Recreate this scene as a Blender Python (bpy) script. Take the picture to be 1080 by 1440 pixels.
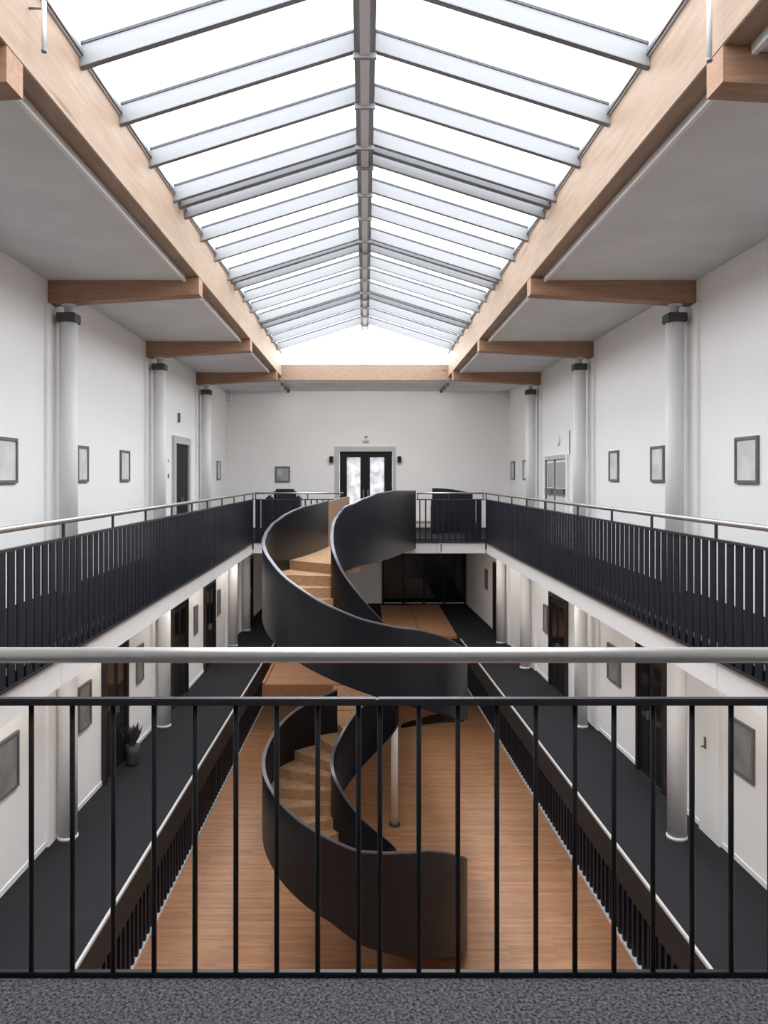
import bpy, bmesh, math, random
from mathutils import Vector
random.seed(7)
for o in list(bpy.data.objects): bpy.data.objects.remove(o)
SC = bpy.context.scene
COL = SC.collection
EYE = 8.4                     # ground floor z = 0, middle floor 3.4, upper gallery 6.8

# ------------------------------------------------------------------ camera
cd = bpy.data.cameras.new('camera'); cam = bpy.data.objects.new('camera', cd); COL.objects.link(cam)
cam.location = (0, 0, EYE); cam.rotation_euler = (math.pi / 2, 0, 0)
cd.sensor_width = 36; cd.lens = 27.5; cd.shift_x = 27 / 1440; cd.shift_y = -49 / 1440
cd.clip_start = 0.05; cd.clip_end = 200
SC.camera = cam
# ------------------------------------------------------------------ world, sun, exposure
w = bpy.data.worlds.new('overcast_sky'); SC.world = w; w.use_nodes = True
bg = w.node_tree.nodes['Background']; bg.inputs[0].default_value = (0.985, 0.985, 1.0, 1); bg.inputs[1].default_value = 1.0
SC.view_settings.view_transform = 'Standard'; SC.view_settings.look = 'None'
SC.view_settings.gamma = 1; SC.view_settings.use_curve_mapping = False
SC.view_settings.exposure = 2.95
ld = bpy.data.lights.new('skylight_portal', 'AREA'); ld.shape = 'RECTANGLE'; ld.size = 4.5; ld.size_y = 19.6
ld.cycles.is_portal = True
lo = bpy.data.objects.new('skylight_portal', ld); lo.location = (0, 11.6, EYE + 3.3); COL.objects.link(lo)
SC.cycles.max_bounces = 12; SC.cycles.diffuse_bounces = 8; SC.cycles.transparent_max_bounces = 16

# ------------------------------------------------------------------ materials
def new_mat(name):
    m = bpy.data.materials.new(name); m.use_nodes = True
    return m, m.node_tree.nodes, m.node_tree.links, m.node_tree.nodes['Principled BSDF']
def plain(name, col, rough=0.5, metal=0.0, spec=0.5, mottle=0.0, scale=3.0, bump=0.0):
    m, N, L, b = new_mat(name)
    b.inputs['Base Color'].default_value = (*col, 1); b.inputs['Roughness'].default_value = rough
    b.inputs['Metallic'].default_value = metal; b.inputs['Specular IOR Level'].default_value = spec
    if mottle or bump:
        tc = N.new('ShaderNodeTexCoord'); geo = N.new('ShaderNodeNewGeometry'); no = N.new('ShaderNodeTexNoise')
        no.inputs['Scale'].default_value = scale; no.inputs['Detail'].default_value = 6
        L.new(geo.outputs['Position'], no.inputs['Vector'])
        if mottle:
            r = N.new('ShaderNodeValToRGB')
            r.color_ramp.elements[0].position = 0.3; r.color_ramp.elements[1].position = 0.7
            r.color_ramp.elements[0].color = (*[c * (1 - mottle) for c in col], 1)
            r.color_ramp.elements[1].color = (*[min(1, c * (1 + mottle)) for c in col], 1)
            L.new(no.outputs['Fac'], r.inputs[0]); L.new(r.outputs[0], b.inputs['Base Color'])
        if bump:
            bp = N.new('ShaderNodeBump'); bp.inputs['Strength'].default_value = bump; bp.inputs['Distance'].default_value = 0.01
            L.new(no.outputs['Fac'], bp.inputs['Height']); L.new(bp.outputs[0], b.inputs['Normal'])
    return m
def carpet(name, a, c):
    m, N, L, b = new_mat(name)
    geo = N.new('ShaderNodeNewGeometry'); no = N.new('ShaderNodeTexNoise'); no.inputs['Scale'].default_value = 240; no.inputs['Detail'].default_value = 3
    n2 = N.new('ShaderNodeTexNoise'); n2.inputs['Scale'].default_value = 90; n2.inputs['Detail'].default_value = 2
    mx = N.new('ShaderNodeMath'); mx.operation = 'ADD'; h = N.new('ShaderNodeMath'); h.operation = 'MULTIPLY'; h.inputs[1].default_value = 0.5
    L.new(geo.outputs['Position'], no.inputs['Vector']); L.new(geo.outputs['Position'], n2.inputs['Vector'])
    L.new(no.outputs['Fac'], mx.inputs[0]); L.new(n2.outputs['Fac'], mx.inputs[1]); L.new(mx.outputs[0], h.inputs[0])
    r = N.new('ShaderNodeValToRGB'); r.color_ramp.elements[0].position = 0.40; r.color_ramp.elements[1].position = 0.62
    r.color_ramp.elements[0].color = (*a, 1); r.color_ramp.elements[1].color = (*c, 1)
    L.new(h.outputs[0], r.inputs[0]); L.new(r.outputs[0], b.inputs['Base Color'])
    b.inputs['Roughness'].default_value = 0.95; b.inputs['Specular IOR Level'].default_value = 0.1
    bp = N.new('ShaderNodeBump'); bp.inputs['Strength'].default_value = 0.6; bp.inputs['Distance'].default_value = 0.005
    L.new(h.outputs[0], bp.inputs['Height']); L.new(bp.outputs[0], b.inputs['Normal'])
    return m
def wood(name, dark, light, stretch, rough=0.5, scale=1.0, knots=False, spec=0.3):
    m, N, L, b = new_mat(name)
    geo = N.new('ShaderNodeNewGeometry'); mp = N.new('ShaderNodeMapping'); mp.inputs['Scale'].default_value = stretch
    L.new(geo.outputs['Position'], mp.inputs[0])
    no = N.new('ShaderNodeTexNoise'); no.inputs['Scale'].default_value = 6 * scale; no.inputs['Detail'].default_value = 8; no.inputs['Distortion'].default_value = 0.6
    L.new(mp.outputs[0], no.inputs['Vector'])
    r = N.new('ShaderNodeValToRGB'); r.color_ramp.elements[0].position = 0.28; r.color_ramp.elements[1].position = 0.72
    r.color_ramp.elements[0].color = (*dark, 1); r.color_ramp.elements[1].color = (*light, 1)
    L.new(no.outputs['Fac'], r.inputs[0])
    out = r.outputs[0]
    if knots:
        mp2 = N.new('ShaderNodeMapping'); mp2.inputs['Scale'].default_value = [s * 0.5 for s in stretch]
        L.new(geo.outputs['Position'], mp2.inputs[0])
        v = N.new('ShaderNodeTexVoronoi'); v.inputs['Scale'].default_value = 1.3
        L.new(mp2.outputs[0], v.inputs['Vector'])
        kr = N.new('ShaderNodeValToRGB'); kr.color_ramp.elements[0].position = 0.02; kr.color_ramp.elements[1].position = 0.09
        kr.color_ramp.elements[0].color = (0.45, 0.33, 0.25, 1); kr.color_ramp.elements[1].color = (1, 1, 1, 1)
        L.new(v.outputs['Distance'], kr.inputs[0])
        mu = N.new('ShaderNodeMixRGB'); mu.blend_type = 'MULTIPLY'; mu.inputs[0].default_value = 1
        L.new(out, mu.inputs[1]); L.new(kr.outputs[0], mu.inputs[2]); out = mu.outputs[0]
    L.new(out, b.inputs['Base Color']); b.inputs['Roughness'].default_value = rough; b.inputs['Specular IOR Level'].default_value = spec
    return m
def parquet(name):
    m, N, L, b = new_mat(name)
    geo = N.new('ShaderNodeNewGeometry')
    br = N.new('ShaderNodeTexBrick'); br.inputs['Scale'].default_value = 1.0
    br.inputs['Brick Width'].default_value = 1.7; br.inputs['Row Height'].default_value = 0.085
    br.inputs['Mortar Size'].default_value = 0.0018; br.inputs['Mortar Smooth'].default_value = 0.4; br.inputs['Bias'].default_value = 0.0
    br.inputs['Color1'].default_value = (0.335, 0.165, 0.083, 1); br.inputs['Color2'].default_value = (0.455, 0.245, 0.13, 1)
    br.inputs['Mortar'].default_value = (0.22, 0.105, 0.05, 1)
    L.new(geo.outputs['Position'], br.inputs['Vector'])
    mp = N.new('ShaderNodeMapping'); mp.inputs['Scale'].default_value = (0.8, 9, 1); L.new(geo.outputs['Position'], mp.inputs[0])
    no = N.new('ShaderNodeTexNoise'); no.inputs['Scale'].default_value = 3; no.inputs['Detail'].default_value = 7
    L.new(mp.outputs[0], no.inputs['Vector'])
    r = N.new('ShaderNodeValToRGB'); r.color_ramp.elements[0].position = 0.25; r.color_ramp.elements[1].position = 0.75
    r.color_ramp.elements[0].color = (0.70, 0.66, 0.62, 1); r.color_ramp.elements[1].color = (1.12, 1.12, 1.12, 1)
    L.new(no.outputs['Fac'], r.inputs[0])
    mu = N.new('ShaderNodeMixRGB'); mu.blend_type = 'MULTIPLY'; mu.inputs[0].default_value = 1
    L.new(br.outputs['Color'], mu.inputs[1]); L.new(r.outputs[0], mu.inputs[2]); L.new(mu.outputs[0], b.inputs['Base Color'])
    b.inputs['Roughness'].default_value = 0.42; b.inputs['Specular IOR Level'].default_value = 0.35
    return m
def glass(name, tint=(1, 1, 1), gloss=0.06):
    m, N, L, b = new_mat(name); N.remove(b)
    t = N.new('ShaderNodeBsdfTransparent'); t.inputs[0].default_value = (*tint, 1)
    g = N.new('ShaderNodeBsdfGlossy'); g.inputs['Roughness'].default_value = 0.04
    mx = N.new('ShaderNodeMixShader'); mx.inputs[0].default_value = gloss
    L.new(t.outputs[0], mx.inputs[1]); L.new(g.outputs[0], mx.inputs[2]); L.new(mx.outputs[0], N['Material Output'].inputs[0])
    return m
def frosted(name, a, c, scale=4.0):
    m, N, L, b = new_mat(name); N.remove(b)
    t = N.new('ShaderNodeBsdfTranslucent')
    geo = N.new('ShaderNodeNewGeometry'); no = N.new('ShaderNodeTexNoise'); no.inputs['Scale'].default_value = scale; no.inputs['Detail'].default_value = 5
    L.new(geo.outputs['Position'], no.inputs['Vector'])
    r = N.new('ShaderNodeValToRGB'); r.color_ramp.elements[0].position = 0.35; r.color_ramp.elements[1].position = 0.6
    r.color_ramp.elements[0].color = (*a, 1); r.color_ramp.elements[1].color = (*c, 1)
    L.new(no.outputs['Fac'], r.inputs[0]); L.new(r.outputs[0], t.inputs[0]); L.new(t.outputs[0], N['Material Output'].inputs[0])
    return m
def picture(name, a, c, seed):
    m, N, L, b = new_mat(name)
    geo = N.new('ShaderNodeNewGeometry'); mp = N.new('ShaderNodeMapping'); mp.inputs['Location'].default_value = (seed, seed * 2, seed * 3)
    L.new(geo.outputs['Position'], mp.inputs[0])
    no = N.new('ShaderNodeTexNoise'); no.inputs['Scale'].default_value = 3.5; no.inputs['Detail'].default_value = 6
    L.new(mp.outputs[0], no.inputs['Vector'])
    r = N.new('ShaderNodeValToRGB'); r.color_ramp.elements[0].position = 0.3; r.color_ramp.elements[1].position = 0.6
    r.color_ramp.elements[0].color = (*a, 1); r.color_ramp.elements[1].color = (*c, 1)
    L.new(no.outputs['Fac'], r.inputs[0]); L.new(r.outputs[0], b.inputs['Base Color']); b.inputs['Roughness'].default_value = 0.25
    return m

M = dict(
    wall=plain('white_plaster', (0.87, 0.86, 0.85), 0.85, spec=0.2, mottle=0.012, scale=1.2),
    white=plain('white_paint', (0.85, 0.84, 0.825), 0.6, spec=0.3),
    column=plain('column_paint', (0.72, 0.715, 0.71), 0.6, spec=0.3),
    concrete=plain('pale_grey_board', (0.70, 0.715, 0.725), 0.9, spec=0.15, mottle=0.06, scale=1.6),
    fascia=plain('fascia_paint', (0.78, 0.76, 0.745), 0.7, spec=0.2, mottle=0.02, scale=5),
    carpet_dark=carpet('charcoal_carpet', (0.012, 0.012, 0.0145), (0.036, 0.036, 0.041)),
    carpet_up=carpet('grey_carpet', (0.014, 0.0145, 0.017), (0.165, 0.165, 0.175)),
    parquet=parquet('strip_parquet'),
    oak=wood('oak_tread', (0.30, 0.165, 0.085), (0.52, 0.32, 0.18), (2, 2, 9), 0.45),
    deck=wood('deck_wood', (0.27, 0.135, 0.068), (0.40, 0.21, 0.115), (1, 6, 4), 0.5),
    pine=wood('pale_timber', (0.31, 0.21, 0.145), (0.385, 0.28, 0.205), (1.2, 0.35, 4.5), 0.6, knots=True),
    pinex=wood('brown_timber', (0.30, 0.165, 0.10), (0.40, 0.24, 0.155), (0.4, 3, 6), 0.6),
    black=plain('black_steel', (0.0068, 0.0082, 0.0125), 0.38, spec=0.42),
    slat=plain('navy_black_steel', (0.0075, 0.0092, 0.0165), 0.45, spec=0.4),
    cap=plain('panel_edge_steel', (0.15, 0.155, 0.175), 0.35, metal=0.5),
    steel=plain('brushed_steel', (0.42, 0.40, 0.385), 0.38, metal=0.85),
    steel_dark=plain('dark_steel', (0.065, 0.065, 0.07), 0.4, metal=0.6),
    alu=plain('white_aluminium', (0.70, 0.715, 0.735), 0.45, spec=0.4),
    ridge=plain('ridge_aluminium', (0.20, 0.205, 0.215), 0.5, metal=0.2),
    rafter=plain('rafter_aluminium', (0.235, 0.24, 0.25), 0.5),
    steel_front=plain('polished_steel', (0.78, 0.755, 0.735), 0.42, metal=0.75),
    gasket=plain('dark_gasket', (0.05, 0.052, 0.06), 0.6),
    brown=plain('dark_brown_fascia', (0.017, 0.0135, 0.0125), 0.6, mottle=0.2, scale=8),
    doorblk=plain('black_door_paint', (0.0095, 0.0095, 0.0115), 0.55, spec=0.25),
    doorbrown=plain('black_brown_door', (0.018, 0.0125, 0.0115), 0.4),
    frame=plain('grey_door_frame', (0.50, 0.495, 0.485), 0.6),
    picframe=plain('grey_picture_frame', (0.135, 0.133, 0.132), 0.5),
    pic_a=picture('pale_print', (0.58, 0.585, 0.575), (0.74, 0.745, 0.74), 1.0),
    pic_b=picture('grey_print', (0.19, 0.19, 0.19), (0.27, 0.27, 0.268), 4.0),
    pic_c=picture('green_grey_print', (0.22, 0.24, 0.225), (0.52, 0.53, 0.52), 8.0),
    glass=glass('roof_glass', (0.97, 0.985, 1.0), 0.05),
    blackglass=plain('black_glass', (0.008, 0.0085, 0.01), 0.08, spec=0.5),
    softglass=plain('pale_door_glass', (0.70, 0.705, 0.71), 0.15),
    greyglass=plain('grey_door_glass', (0.34, 0.34, 0.345), 0.12),
    frost=frosted('frosted_pane', (0.29, 0.295, 0.297), (0.40, 0.403, 0.408), 5.0),
    gable=glass('gable_glass', (0.95, 0.95, 0.95), 0.04),
    pot=plain('grey_pot', (0.05, 0.05, 0.05), 0.7),
    leaf=plain('dark_leaf', (0.045, 0.046, 0.042), 0.6),
    pale_leaf=plain('pale_box', (0.62, 0.60, 0.58), 0.7),
)

# ------------------------------------------------------------------ object helpers
WL = {}
def tag(o, label=None, cat=None, group=None, kind=None):
    if label: o['label'] = label
    if cat: o['category'] = cat
    if group: o['group'] = group
    if kind: o['kind'] = kind
    return o
def link(o, loc, parent=None):
    COL.objects.link(o); loc = Vector(loc); WL[o.name] = loc
    if parent is not None:
        o.parent = parent; o.location = loc - WL[parent.name]
    else: o.location = loc
    return o
def thing(name, loc, label=None, cat=None, group=None, kind=None):
    e = bpy.data.objects.new(name, None); e.empty_display_size = 0.1
    link(e, loc); return tag(e, label, cat, group, kind)
def mesh_obj(name, verts, faces, mat, parent=None, smooth=False):
    vs = [Vector(v) for v in verts]
    lo = Vector([min(v[i] for v in vs) for i in range(3)]); hi = Vector([max(v[i] for v in vs) for i in range(3)])
    c = (lo + hi) / 2; c.z = lo.z
    me = bpy.data.meshes.new(name); me.from_pydata([v - c for v in vs], [], faces)
    me.materials.append(M[mat] if isinstance(mat, str) else mat)
    bm = bmesh.new(); bm.from_mesh(me); bmesh.ops.recalc_face_normals(bm, faces=bm.faces); bm.to_mesh(me); bm.free()
    if smooth:
        for p in me.polygons: p.use_smooth = True
    me.update()
    return link(bpy.data.objects.new(name, me), c, parent)
def copy_at(src, loc, parent=None):
    return link(src.copy(), loc, parent) if False else link(_cp(src), loc, parent)
def _cp(src):
    c = src.copy(); c.parent = None; return c
HEXF = [(0, 1, 2, 3), (4, 7, 6, 5), (0, 4, 5, 1), (1, 5, 6, 2), (2, 6, 7, 3), (3, 7, 4, 0)]
def hexa(name, p, mat, parent=None): return mesh_obj(name, p, HEXF, mat, parent)
def box(name, x0, x1, y0, y1, z0, z1, mat, parent=None, bevel=0.0):
    p = [(x0, y0, z0), (x1, y0, z0), (x1, y1, z0), (x0, y1, z0), (x0, y0, z1), (x1, y0, z1), (x1, y1, z1), (x0, y1, z1)]
    o = hexa(name, p, mat, parent)
    if bevel:
        bm = bmesh.new(); bm.from_mesh(o.data); bmesh.ops.bevel(bm, geom=bm.edges[:], offset=bevel, segments=2, affect='EDGES'); bm.to_mesh(o.data); bm.free()
    return o
def skew(name, xa, xb, y0, y1, z0, z1, mat, parent=None):
    """box between the lines xa(y) and xb(y)"""
    p = [(xa(y0), y0, z0), (xb(y0), y0, z0), (xb(y1), y1, z0), (xa(y1), y1, z0)]
    p += [(a, b, z1) for a, b, _ in p]
    return hexa(name, p, mat, parent)
def tube(name, a, b, r, mat, parent=None, n=12, r2=None):
    a = Vector(a); b = Vector(b); d = (b - a).normalized()
    u = d.orthogonal().normalized(); v = d.cross(u); r2 = r if r2 is None else r2
    vs = []; fs = []
    for i in range(n):
        t = 2 * math.pi * i / n; k = u * math.cos(t) + v * math.sin(t)
        vs += [a + k * r, b + k * r2]
    for i in range(n):
        j = (i + 1) % n; fs.append((2 * i, 2 * j, 2 * j + 1, 2 * i + 1))
    fs.append(tuple(2 * i for i in range(n))); fs.append(tuple(2 * i + 1 for i in range(n))[::-1])
    o = mesh_obj(name, vs, fs, mat, parent)
    for p in o.data.polygons:
        if len(p.vertices) == 4: p.use_smooth = True
    return o
def lathe(name, prof, loc, mat, parent=None, n=24):
    vs = []; fs = []
    for r, z in prof:
        for i in range(n):
            t = 2 * math.pi * i / n; vs.append((loc[0] + r * math.cos(t), loc[1] + r * math.sin(t), loc[2] + z))
    for k in range(len(prof) - 1):
        for i in range(n):
            j = (i + 1) % n; fs.append((k * n + i, k * n + j, (k + 1) * n + j, (k + 1) * n + i))
    fs.append(tuple(range(n))); fs.append(tuple(range((len(prof) - 1) * n, len(prof) * n)))
    o = mesh_obj(name, vs, fs, mat, parent)
    for p in o.data.polygons:
        if len(p.vertices) == 4: p.use_smooth = True
    return o
def struct(o, label=None): return tag(o, label, kind='structure')
def line(y0, x0, y1, x1): return lambda y: x0 + (x1 - x0) * (y - y0) / (y1 - y0)
def off(f, d): return lambda y: f(y) + d
def const(v): return lambda y: v

Z_UP, Z_MID = 6.8, 3.4
Z_CEIL = EYE + 2.72
SOF = EYE - 2.0                                  # underside of the upper gallery
YN, YB, YM = -3.0, 24.8, 31.0                    # near wall, upper back wall, middle-floor back wall
UL, UR = line(6, -2.87, 20.5, -2.92), line(6, 3.29, 20.5, 3.165)          # edges of the upper void
ML, MR = line(8, -2.94, 30, -2.62), line(8, 3.51, 30, 2.75)               # edges of the middle void
WLm, WRm = line(9, -4.35, 30, -3.95), line(9, 4.90, 30, 4.05)             # walls of the middle floor
WLu, WRu = const(-4.38), const(4.58)
Y_FRONT, Y_FAR = 2.51, 20.5

# ------------------------------------------------------------------ setting
struct(box('floor_ground', -5.6, 5.6, YN, YM, -0.25, 0, 'parquet'), 'warm brown strip wood floor at the bottom of the hall')
struct(skew('floor_middle_left', off(WLm, -0.1), off(ML, -0.03), YN, YM, Z_MID - 0.25, Z_MID, 'carpet_dark'), 'charcoal carpet walkway along the left doors one floor down')
struct(skew('floor_middle_right', off(MR, 0.03), off(WRm, 0.1), YN, YM, Z_MID - 0.25, Z_MID, 'carpet_dark'), 'charcoal carpet walkway along the right doors one floor down')
struct(skew('floor_middle_far', off(ML, -0.02), off(MR, 0.02), 24.2, YM, Z_MID - 0.25, Z_MID - 0.002, 'carpet_dark'), 'dark carpet floor at the far end one floor down')
struct(box('floor_upper_near', -4.38, 4.58, YN, Y_FRONT - 0.012, Z_UP - 0.3, Z_UP, 'carpet_up'), 'speckled grey carpet under the front railing')
struct(skew('floor_upper_left', const(-4.38), off(UL, -0.14), Y_FRONT - 0.02, YB, Z_UP - 0.3, Z_UP, 'carpet_dark'), 'dark carpet of the left upper gallery')
struct(skew('floor_upper_right', off(UR, 0.14), const(4.58), Y_FRONT - 0.02, YB, Z_UP - 0.3, Z_UP, 'carpet_dark'), 'dark carpet of the right upper gallery')
struct(skew('floor_upper_far', off(UL, -0.139), off(UR, 0.139), Y_FAR + 0.13, YB, Z_UP - 0.3, Z_UP, 'carpet_dark'), 'dark carpet of the far upper gallery')
# white soffits (ceiling of the middle floor)
struct(skew('ceiling_middle_left', const(-5.2), off(UL, -0.14), YN, YB, SOF, Z_UP - 0.3, 'white'), 'white underside of the left upper gallery')
struct(skew('ceiling_middle_right', off(UR, 0.14), const(5.6), YN, YB, SOF, Z_UP - 0.3, 'white'), 'white underside of the right upper gallery')
struct(box('ceiling_middle_far', -3.04, 3.28, Y_FAR + 0.14, YB, SOF, Z_UP - 0.3, 'white'), 'white underside of the far upper gallery')
struct(box('ceiling_middle_end', -5.2, 5.6, YB, YM + 0.3, SOF, Z_UP - 0.3, 'white'))
struct(box('ceiling_middle_near', -2.99, 3.42, YN, Y_FRONT - 0.09, SOF, Z_UP - 0.3, 'white'))
# walls
struct(box('wall_left', -4.8, -4.38, YN, YB + 0.1, Z_UP - 0.3, Z_CEIL + 0.4, 'wall'), 'white left wall of the upper gallery')
struct(box('wall_right', 4.58, 5.0, YN, YB + 0.1, Z_UP - 0.3, Z_CEIL + 0.4, 'wall'), 'white right wall of the upper gallery')
wb = thing('wall_back', (0, YB, Z_UP)); struct(wb, 'white back wall with the double door')
box('wall_panel', -4.8, -0.80, YB, YB + 0.3, Z_UP - 0.4, Z_CEIL + 0.4, 'wall', wb)
box('wall_panel', 0.87, 5.0, YB, YB + 0.3, Z_UP - 0.4, Z_CEIL + 0.4, 'wall', wb)
box('wall_panel', -0.80, 0.87, YB, YB + 0.3, EYE + 0.81, Z_CEIL + 0.4, 'wall', wb)
struct(box('wall_near', -5.6, 5.6, YN - 0.3, YN, -0.3, Z_CEIL + 0.4, 'wall'), 'white wall behind the viewer')
struct(skew('wall_middle_left', const(-5.2), WLm, YN, YM, Z_MID - 0.25, SOF, 'wall'), 'white left wall of the middle floor')
struct(skew('wall_middle_right', WRm, const(5.6), YN, YM, Z_MID - 0.25, SOF, 'wall'), 'white right wall of the middle floor')
struct(box('wall_middle_back', -5.2, 5.6, YM, YM + 0.3, -0.25, SOF, 'wall'), 'white end wall of the middle floor')
struct(box('wall_ground_left', -5.6, -5.2, YN, YM, 0, Z_MID - 0.25, 'wall'))
struct(box('wall_ground_right', 5.2, 5.6, YN, YM, 0, Z_MID - 0.25, 'wall'))
# ceilings beside the skylight
XB = 2.29
struct(box('ceiling_left', -4.8, -2.47, YN, YB, Z_CEIL, Z_CEIL + 0.35, 'concrete'), 'flat pale grey ceiling over the left gallery')
struct(box('ceiling_right', 2.47, 5.0, YN, YB, Z_CEIL, Z_CEIL + 0.35, 'concrete'), 'flat pale grey ceiling over the right gallery')
struct(box('ceiling_far', -2.47, 2.47, 21.68, YB, Z_CEIL, Z_CEIL + 0.35, 'concrete'), 'flat pale grey ceiling before the back wall')
struct(box('ceiling_near', -2.47, 2.47, YN, 1.62, Z_CEIL, Z_CEIL + 0.35, 'concrete'))
for s, n in ((-1, 'trim_1'), (1, 'trim_2')):
    a, b = sorted((s * 2.472, s * 2.51))
    struct(box(n, a, b, 1.62, 21.68, Z_CEIL - 0.02, Z_CEIL - 0.0005, 'white'), 'thin white trim between ceiling and timber beam')
# baseboards on the middle floor
struct(skew('baseboard_left', WLm, off(WLm, 0.015), YN, YM, Z_MID, Z_MID + 0.07, 'white'))
struct(skew('baseboard_right', off(WRm, -0.015), WRm, YN, YM, Z_MID, Z_MID + 0.07, 'white'))

# upper gallery fascia in panels
def fascia(side, f, joints, label):
    f = off(f, side * 0.03)
    e = thing('gallery_fascia', (f(10), 10, SOF), label, 'fascia')
    for a, b in zip(joints[:-1], joints[1:]):
        x0, x1 = (off(f, -0.10), f) if side < 0 else (f, off(f, 0.10))
        skew('fascia_panel', x0, x1, a + 0.006, b - 0.006, EYE - 2.0, EYE - 1.73, 'fascia', e)
        xe0, xe1 = (off(f, -0.10), off(f, 0.012)) if side < 0 else (off(f, -0.012), off(f, 0.10))
        skew('edge_strip', xe0, xe1, a, b, EYE - 1.73, EYE - 1.60, 'steel_dark', e)
    return e
fascia(-1, UL, [2.5, 7.5, 12.1, 16.4, 20.5], 'white fascia edging the left upper gallery')
fascia(1, UR, [2.5, 7.35, 8.3, 12.2, 16.4, 20.5], 'white fascia edging the right upper gallery')
e = thing('gallery_fascia', (0, 20.5, SOF), 'white fascia edging the far upper gallery behind the staircase', 'fascia')
for a, b in ((-2.92, -0.9), (-0.9, 1.9), (1.9, 3.165)):
    box('fascia_panel', a + 0.006, b - 0.006, 20.53, 20.63, EYE - 2.0, EYE - 1.73, 'fascia', e)
box('edge_strip', -2.92, 3.165, 20.52, 20.63, EYE - 1.73, EYE - 1.60, 'steel_dark', e)
tube('joint_bolt', (2.0, 20.52, EYE - 1.75), (2.0, 20.52, EYE - 1.95), 0.012, 'steel_dark', e, 8)
e = thing('gallery_fascia', (0, 2.51, SOF), 'white fascia below the front railing', 'fascia')
box('fascia_panel', -2.86, 3.3, 2.43, 2.495, EYE - 2.0, EYE - 1.91, 'fascia', e)

# middle floor edge: white line, brown band, hanging black slats, white foot trim
def mid_edge(side, f, label):
    e = thing('slatted_edge_screen', (f(12), 12, Z_MID - 1.2), label, 'screen', 'slatted screens below the middle floor')
    def S(name, a, b, z0, z1, m, y0=4.0, y1=24.2):
        lo_, hi_ = sorted((side * a, side * b)); skew(name, off(f, lo_), off(f, hi_), y0, y1, z0, z1, m, e)
    S('edge_nosing', 0.03, -0.004, Z_MID - 0.03, Z_MID + 0.006, 'frame')
    S('band', 0.05, 0.0, Z_MID - 0.45, Z_MID - 0.03, 'brown')
    S('shade_backing', 0.14, 0.10, Z_MID - 1.17, Z_MID - 0.45, 'doorblk')  # black sheet standing in for the dark under the walkway
    S('foot_trim', 0.06, -0.004, Z_MID - 1.21, Z_MID - 1.165, 'frame')
    src = None; y = 4.3
    while y < 24.1:
        if src is None:
            src = box('slat', f(y) - 0.03 + side * 0.04, f(y) + 0.03 + side * 0.04, y - 0.03, y + 0.03, Z_MID - 1.165, Z_MID - 0.45, 'slat', e)
        else: copy_at(src, (f(y) + side * 0.04, y, Z_MID - 1.165), e)
        y += 0.17
mid_edge(-1, ML, 'dark slatted screen hanging below the left carpet walkway')
mid_edge(1, MR, 'dark slatted screen hanging below the right carpet walkway')

# ------------------------------------------------------------------ skylight
SK0, SK1 = 1.85, 21.45
ZE, ZR = EYE + 3.30, EYE + 3.99                 # underside of rafters at eave and ridge
sk = thing('skylight', (0, 11.6, ZE), 'gabled glass skylight with white metal rafters running over the hall', 'skylight')
box('ridge_beam', -0.10, 0.10, SK0 - 0.1, SK1, ZR - 0.02, ZR + 0.2, 'rafter', sk)
box('ridge_flange', -0.045, 0.045, SK0 - 0.1, SK1, ZR - 0.05, ZR - 0.021, 'alu', sk)
for s in (-1, 1):
    a, b = sorted((s * 2.275, s * 2.40)); er = box('eave_rail', a, b, SK0 - 0.1, SK1, EYE + 3.374, ZE + 0.2, 'alu', sk)
    a, b = sorted((s * 2.255, s * 2.275)); box('eave_channel', a, b, SK0 - 0.1, SK1, EYE + 3.385, EYE + 3.42, 'ridge', sk)
rafters = [2.2, 3.2, 4.2, 5.25, 6.3, 7.32, 8.32, 9.36, 9.96, 10.93, 11.93, 13.08, 13.76, 14.72, 15.65, 16.72, 17.35, 18.2, 19.2, 20.3]
joints = [9.66, 13.42, 17.03]
H = 0.165
cl = None
for y in rafters:
    if cl is None: cl = box('ridge_cleat', -0.112, 0.112, y - 0.022, y + 0.022, ZR - 0.075, ZR - 0.021, 'rafter', sk)
    else: copy_at(cl, (0, y, ZR - 0.075), sk)

for s in (-1, 1):
    src = gs = js = None
    for y in rafters:
        def prism(name, w_, za, zb, mat, par, yy):
            xe, xr = s * 2.287, s * 0.09
            p = [(xe, yy - w_, ZE + za), (xr, yy - w_, ZR + za), (xr, yy + w_, ZR + za), (xe, yy + w_, ZE + za),
                 (xe, yy - w_, ZE + zb), (xr, yy - w_, ZR + zb), (xr, yy + w_, ZR + zb), (xe, yy + w_, ZE + zb)]
            return hexa(name, p, mat, par)
        if src is None:
            src = prism('rafter', 0.026, 0, H, 'rafter', sk, y); gs = prism('gasket', 0.036, H, H + 0.025, 'gasket', src, y)
            fl = prism('flange', 0.034, -0.012, 0, 'ridge', src, y)
            src_y = y; c0 = WL[src.name].copy(); g0 = WL[gs.name].copy(); f0 = WL[fl.name].copy()
        else:
            dv = Vector((0, y - src_y, 0)); r = copy_at(src, c0 + dv, sk); copy_at(gs, g0 + dv, r); copy_at(fl, f0 + dv, r)
    for y in joints:
        prism('joint_bar', 0.05, 0.02, H + 0.03, 'ridge', sk, y)
    stops = sorted([SK0 - 0.05] + rafters + [SK1])
    for a, b in zip(stops[:-1], stops[1:]):
        xe, xr = s * 2.27, s * 0.06; z0 = H + 0.027; z1 = H + 0.035
        p = [(xe, a + 0.01, ZE + z0), (xr, a + 0.01, ZR + z0), (xr, b - 0.01, ZR + z0), (xe, b - 0.01, ZE + z0),
             (xe, a + 0.01, ZE + z1), (xr, a + 0.01, ZR + z1), (xr, b - 0.01, ZR + z1), (xe, b - 0.01, ZE + z1)]
        hexa('glass_pane', p, 'glass', sk)
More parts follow.
